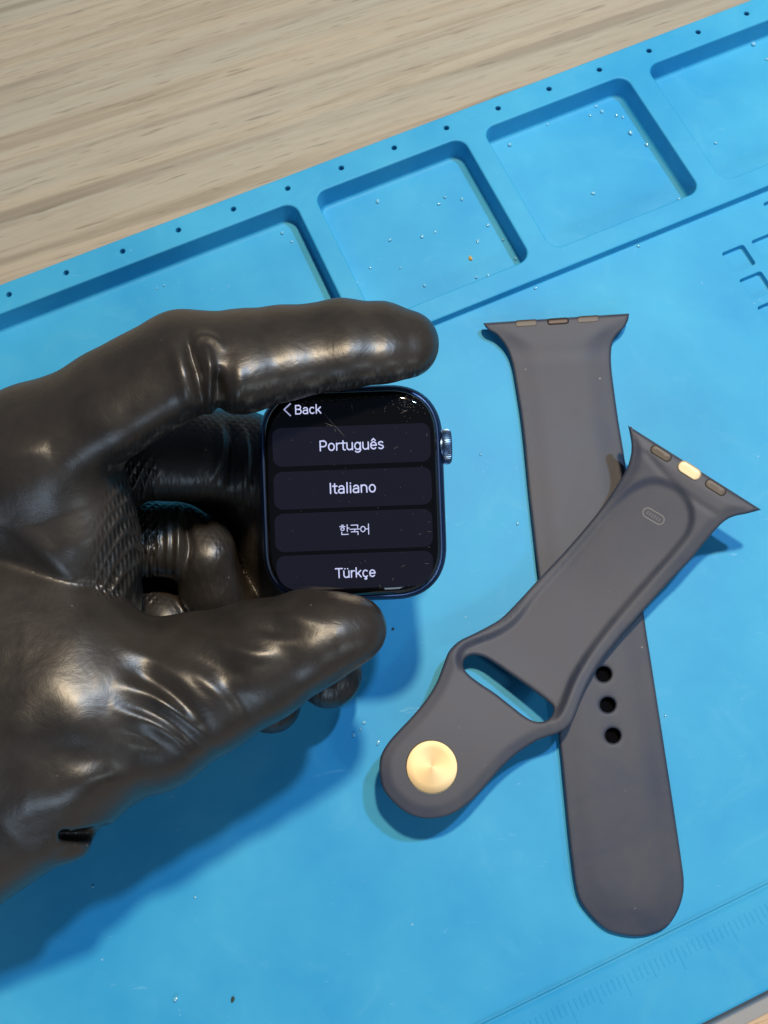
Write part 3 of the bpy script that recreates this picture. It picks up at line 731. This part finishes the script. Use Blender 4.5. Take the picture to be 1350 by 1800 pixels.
    for a in corners:
        for ax in range(3):
            if a[ax]: continue
            b2 = list(a); b2[ax] = 1
            va = g[ci[:, 0] + a[0], ci[:, 1] + a[1], ci[:, 2] + a[2]]; vb = g[ci[:, 0] + b2[0], ci[:, 1] + b2[1], ci[:, 2] + b2[2]]
            m = (va < 0) != (vb < 0); t = np.where(m, va / np.where(va == vb, 1, va - vb), 0)
            p = np.tile(np.array(a, float), (len(ci), 1)); p[:, ax] += t
            acc[m] += p[m]; num[m] += 1
    vert = lo + h * (ci + acc / num[:, None])
    faces = []
    for ax in range(3):
        o1, o2 = [(1, 2), (2, 0), (0, 1)][ax]
        sl = [slice(1, -1)] * 3; sl[ax] = slice(0, -1)
        e = np.argwhere(ins[tuple(sl)] != np.take(ins, range(1, g.shape[ax]), ax)[tuple(slice(1, -1) if j != ax else slice(None) for j in range(3))])
        off = np.ones(3, int); off[ax] = 0; e = e + off
        sgn = ins[e[:, 0], e[:, 1], e[:, 2]]
        q = []
        for d1, d2 in ((0, 0), (-1, 0), (-1, -1), (0, -1)):
            c = e.copy(); c[:, o1] += d1; c[:, o2] += d2; q.append(idx[c[:, 0], c[:, 1], c[:, 2]])
        q = np.stack(q, 1); q[~sgn] = q[~sgn][:, ::-1]; faces.append(q)
    faces = np.concatenate(faces); faces = faces[(faces >= 0).all(1)]
    me = bpy.data.meshes.new('tmp'); me.from_pydata(vert.tolist(), [], faces.tolist()); me.update()
    t = bpy.data.objects.new('tmp', me); COL.objects.link(t)
    sm = t.modifiers.new('s', 'SMOOTH'); sm.factor = .5; sm.iterations = 3
    ss = t.modifiers.new('d', 'SUBSURF'); ss.levels = 1; ss.render_levels = 1
    me2 = bpy.data.meshes.new_from_object(t.evaluated_get(bpy.context.evaluated_depsgraph_get())); bpy.data.objects.remove(t)
    n = len(me2.vertices); co = np.empty(n * 3); me2.vertices.foreach_get('co', co); co = co.reshape(-1, 3)
    no = np.empty(n * 3); me2.vertices.foreach_get('normal', no); no = no.reshape(-1, 3)
    x, y, z = co.T; up = smooth((no[:, 2] + .15) / .5)
    disp = np.zeros(n)
    def crease(pts, A, w, mask, taper=True):
        pts = spline(pts, 6, closed=False); best = np.full(n, 1e9); tt = np.zeros(n)
        sel = np.where((x > pts[:, 0].min() - 4 * w) & (x < pts[:, 0].max() + 4 * w) & (y > pts[:, 1].min() - 4 * w) & (y < pts[:, 1].max() + 4 * w))[0]
        q = co[sel][:, :2]; bs = np.full(len(sel), 1e9); ts = np.zeros(len(sel)); nn = len(pts) - 1
        for i in range(nn):
            a, b_ = pts[i], pts[i + 1]; ab = b_ - a; u_ = np.clip(((q - a) @ ab) / (ab @ ab), 0, 1); d = np.linalg.norm(q - a - u_[:, None] * ab, axis=1)
            m = d < bs; bs[m] = d[m]; ts[m] = (i + u_[m]) / nn
        amp = A * np.exp(-(bs / w) ** 2)
        if taper: amp = amp * np.sin(np.pi * np.clip(ts, .0, 1)).clip(0, 1) ** 1.2
        disp[sel] += amp * mask[sel]
    thumbm = up * (z > 30 * K)
    fingm = smooth((no[:, 2] + .75) / .6) * (z > 48 * K)
    # long drag folds over the thumb root
    for pts, A, w in (
        (((190, 1128), (262, 1158), (325, 1200), (385, 1262)), 10, 14), (((200, 1165), (285, 1208), (350, 1270)), -7, 13),
        (((195, 1200), (262, 1222), (325, 1262), (380, 1318)), 10, 12), (((200, 1238), (275, 1262), (345, 1315)), -7, 12),
        (((190, 1240), (255, 1262), (305, 1292), (352, 1340)), 9, 11), (((190, 1285), (260, 1298), (325, 1335)), -6, 14),
        (((295, 1098), (372, 1124), (440, 1148), (510, 1150)), 8, 14), (((310, 1142), (380, 1170), (445, 1195)), -6, 15),
        (((385, 1078), (460, 1074), (530, 1086), (590, 1098)), 6, 13), (((400, 1082), (455, 1116), (535, 1136)), 5, 12), (((400, 1112), (470, 1110), (560, 1112)), -5, 13),
        (((280, 1155), (350, 1192), (418, 1252)), 7, 13), (((375, 1180), (420, 1232), (455, 1282)), -5, 16),
        (((0, 1355), (120, 1322), (250, 1350)), -7, 34), (((-20, 1440), (110, 1400), (220, 1370)), 8, 32), (((50, 1160), (120, 1240), (160, 1340)), 5, 40),
         (((100, 1380), (180, 1362), (260, 1382)), 6, 20),
        (((-60, 895), (40, 936), (110, 1000), (200, 1075)), 5, 16)):
        crease(pts, A * .78, w * 1.04, thumbm)
    # bent-knuckle folds of the index
    crease(((328, 572), (338, 625), (350, 670), (362, 760)), -17, 10, fingm); crease(((358, 596), (368, 640), (378, 715)), 7, 9, fingm)
    crease(((380, 640), (386, 690), (384, 760)), -21, 11, fingm); crease(((330, 606), (350, 592), (375, 596), (398, 618)), 7, 9, fingm)
    crease(((300, 585), (318, 650), (336, 730)), 6, 13, fingm); crease(((415, 620), (420, 680), (414, 730)), 5, 14, fingm)
    crease(((-40, 822), (30, 796), (90, 792)), 7, 20, up * (z > 38 * K)); pass
    # rings of slack on the curled fingers
    low = up * (z < 42 * K)
    crease(((385, 735), (388, 790), (372, 850)), 8, 7, low); crease(((405, 740), (412, 800), (402, 870)), -9, 8, low); crease(((424, 745), (432, 800), (430, 870)), 8, 7, low)
    for xx in (258, 275, 292): crease(((xx, 880), (xx + 3, 950), (xx, 1010)), 4, 5, low)
    crease(((326, 875), (331, 950), (322, 1020)), -15, 6.5, low); crease(((309, 875), (313, 950), (307, 1020)), 7, 6, low)
    # small irregular slack everywhere
    ph = rng.uniform(0, 6.28, (10,)); dr = rng.normal(size=(10, 3)); dr /= np.linalg.norm(dr, axis=1)[:, None]
    for i in range(10): disp += .38 * np.sin((co @ dr[i]) / (14 + 5 * i) + ph[i]) * (1 + .15 * i)
    co = co + no * disp[:, None]
    # grip texture on the palm side of index, palm and the curled fingers
    yb = np.interp(x, [150, 250, 350, 450, 600, 740], [800, 760, 705, 668, 648, 630])
    gi = smooth((y - yb) / 22) * (z > 46 * K) * (x > 190) * (y < 830) * (1 - .8 * smooth((no[:, 2] - .55) / .3))
    gpalm = smooth((x - 150) / 50) * smooth((57 * K - z) / 60) * smooth((y - 790) / 40) * smooth((1065 + (x - 215) * .1 - y) / 25) * smooth((290 - x) / 30)
    gl = .12 * (x >= 225) * (z < 40 * K) * (1 - smooth((no[:, 2] - .8) / .2))
    grip = np.clip(np.maximum(np.maximum(.3 * gi, gpalm), gl), 0, 1)
    # grip ridges as relief on the palm
    arc = (x - 150) * 1.0 - .0011 * (y - 950) ** 2
    disp2 = gpalm * .75 * (np.sin((x * .85 + y * .42) / 3.4) * (x < 300) * (x > 100) * (y > 800))
    co = co + no * disp2[:, None]
    aw = me2.attributes.new('wear', 'FLOAT', 'POINT'); aw.data.foreach_set('value', gi.astype(np.float32))
    at = me2.attributes.new('grip', 'FLOAT', 'POINT'); at.data.foreach_set('value', grip.astype(np.float32))
    ag = me2.attributes.new('gp', 'FLOAT_VECTOR', 'POINT'); gpv = np.stack([co[:, 0] / 100, co[:, 1] / 100 + co[:, 2] / 130, co[:, 2] / 100], 1); ag.data.foreach_set('vector', gpv.astype(np.float32).ravel())
    wco = P(co[:, 0], co[:, 1], co[:, 2] / K)
    base = wco.mean(0); base[2] = WZ
    me2.vertices.foreach_set('co', ((wco - base) * MM).ravel()); me2.update()
    bm = bmesh.new(); bm.from_mesh(me2); bmesh.ops.recalc_face_normals(bm, faces=bm.faces); bm.to_mesh(me2); bm.free()
    me2.polygons.foreach_set('use_smooth', [True] * len(me2.polygons)); me2.materials.clear(); me2.materials.append(M_GLOVE); me2.name = 'gloved_hand'
    o = bpy.data.objects.new('gloved_hand', me2); COL.objects.link(o); o.location = Vector((base * MM).tolist())
    tag(o, 'hand in a glossy black rubber glove gripping the smartwatch between thumb and forefinger', 'hand')
    print('hand verts', n)
build_hand()

# ================================================================= droplets and crumbs on the mat
def bead_mesh():
    bm = bmesh.new(); bmesh.ops.create_uvsphere(bm, u_segments=14, v_segments=9, radius=.5 * MM)
    for v in bm.verts:
        if v.co.z < 0: v.co.z *= .55
    me = bpy.data.meshes.new('clear_droplet'); bm.to_mesh(me); bm.free()
    me.polygons.foreach_set('use_smooth', [True] * len(me.polygons)); me.materials.append(M_BEAD); return me
BM = bead_mesh()
spots = {   # where: (label, z, [(px, py, size mm)])
    'corner tray floor at the top right': (TZ, [(1324, 78, 1.35), (1348, 104, 1.0), (1258, 252, .9)]),
    'third tray floor': (TZ, [(1048, 187, .9), (1037, 203, .9), (1058, 196, 1.1), (1084, 203, 1.1), (1095, 206, 1.0), (1108, 234, 1.3), (1136, 255, 1.0), (1152, 251, 1.0), (1157, 257, .9), (962, 219, .8), (896, 255, 1.2), (862, 250, 1.0), (1043, 340, 1.0), (1193, 350, .8), (1133, 205, .9), (1145, 247, .9)]),
    'second tray floor': (TZ, [(612, 347, 1.0), (664, 354, 1.1), (772, 359, .9), (782, 347, 1.0), (812, 350, 1.0), (858, 396, .9), (884, 422, .9), (840, 424, .9), (686, 422, 1.0), (742, 416, .9), (765, 408, .8), (627, 498, 1.0), (838, 488, .9), (858, 484, .8), (746, 502, .9), (651, 471, .7), (704, 471, .7), (906, 455, .9)]),
    'first tray floor at the left': (TZ, [(303, 459, 1.0), (496, 410, 1.0), (289, 502, .7), (27, 560, 1.2), (58, 556, .8), (513, 425, .8), (276, 507, .6)]),
    'flat work area of the mat': (WZ, [(1122, 433, .8), (941, 507, .8), (845, 799, .7), (910, 920, .8), (309, 1756, 1.2), (1232, 1734, .9), (640, 1270, .8), (622, 1292, .8), (634, 1282, .6), (665, 1305, 1.0), (163, 1558, .5), (343, 1577, .6), (1170, 1258, .6)]),
}
nice = {'corner tray floor at the top right': 'clear droplet on the floor of the top right corner tray',
        'third tray floor': 'clear droplet on the floor of the tray right of centre',
        'second tray floor': 'clear droplet on the floor of the tray above the gloved fingertip',
        'first tray floor at the left': 'clear droplet on the floor of the long left tray',
        'flat work area of the mat': 'clear droplet on the work surface outside the trays'}
grp = {'corner tray floor at the top right': 'clear droplets in the corner tray', 'third tray floor': 'clear droplets in the tray right of centre',
       'second tray floor': 'clear droplets in the tray above the fingertip', 'first tray floor at the left': 'clear droplets in the long left tray', 'flat work area of the mat': 'clear droplets on the work area'}
ORD = 'first second third fourth fifth sixth seventh eighth ninth tenth eleventh twelfth thirteenth fourteenth fifteenth sixteenth seventeenth eighteenth'.split()
for key, (z, lst) in spots.items():
    for k, (px, py, s) in enumerate(sorted(lst)):
        o = bpy.data.objects.new('clear_droplet', BM); COL.objects.link(o)
        p = P(px, py, z + .1 * s); o.location = Vector(((p + (0, 0, .12 * s)) * MM).tolist())
        s *= 1.05; o.scale = (s * random.uniform(.9, 1.4), s * random.uniform(.7, 1.05), s * random.uniform(.5, .9))
        o.rotation_euler = (0, 0, random.uniform(0, 3))
        tag(o, nice[key].replace('clear droplet on', 'clear droplet, %s from the left on' % ORD[k]), 'droplet', grp[key])
def crumb(px, py, z, s, m, name, label, cat):
    bm = bmesh.new(); bmesh.ops.create_icosphere(bm, subdivisions=2, radius=.5 * MM)
    for v in bm.verts: v.co *= random.uniform(.75, 1.2)
    me = bpy.data.meshes.new(name); bm.to_mesh(me); bm.free(); me.materials.append(m)
    o = bpy.data.objects.new(name, me); COL.objects.link(o); p = P(px, py, z + .15 * s); o.location = Vector((p * MM).tolist()); o.scale = (s, s * .7, s * .5); o.rotation_euler = (0, 0, random.uniform(0, 3))
    return tag(o, label, cat)
crumb(827, 454, TZ, 1.5, M_CRUMB, 'amber_crumb', 'amber crumb lying on the floor of the tray above the fingertip', 'crumb')
crumb(409, 1757, WZ, 1.2, M_SPECK, 'dark_speck', 'dark speck of grit on the mat at the bottom edge of the photo', 'speck')
crumb(691, 1106, WZ, .8, M_SPECK, 'dark_speck', 'dark speck of grit on the mat just right of the thumb tip', 'speck')
print('done')
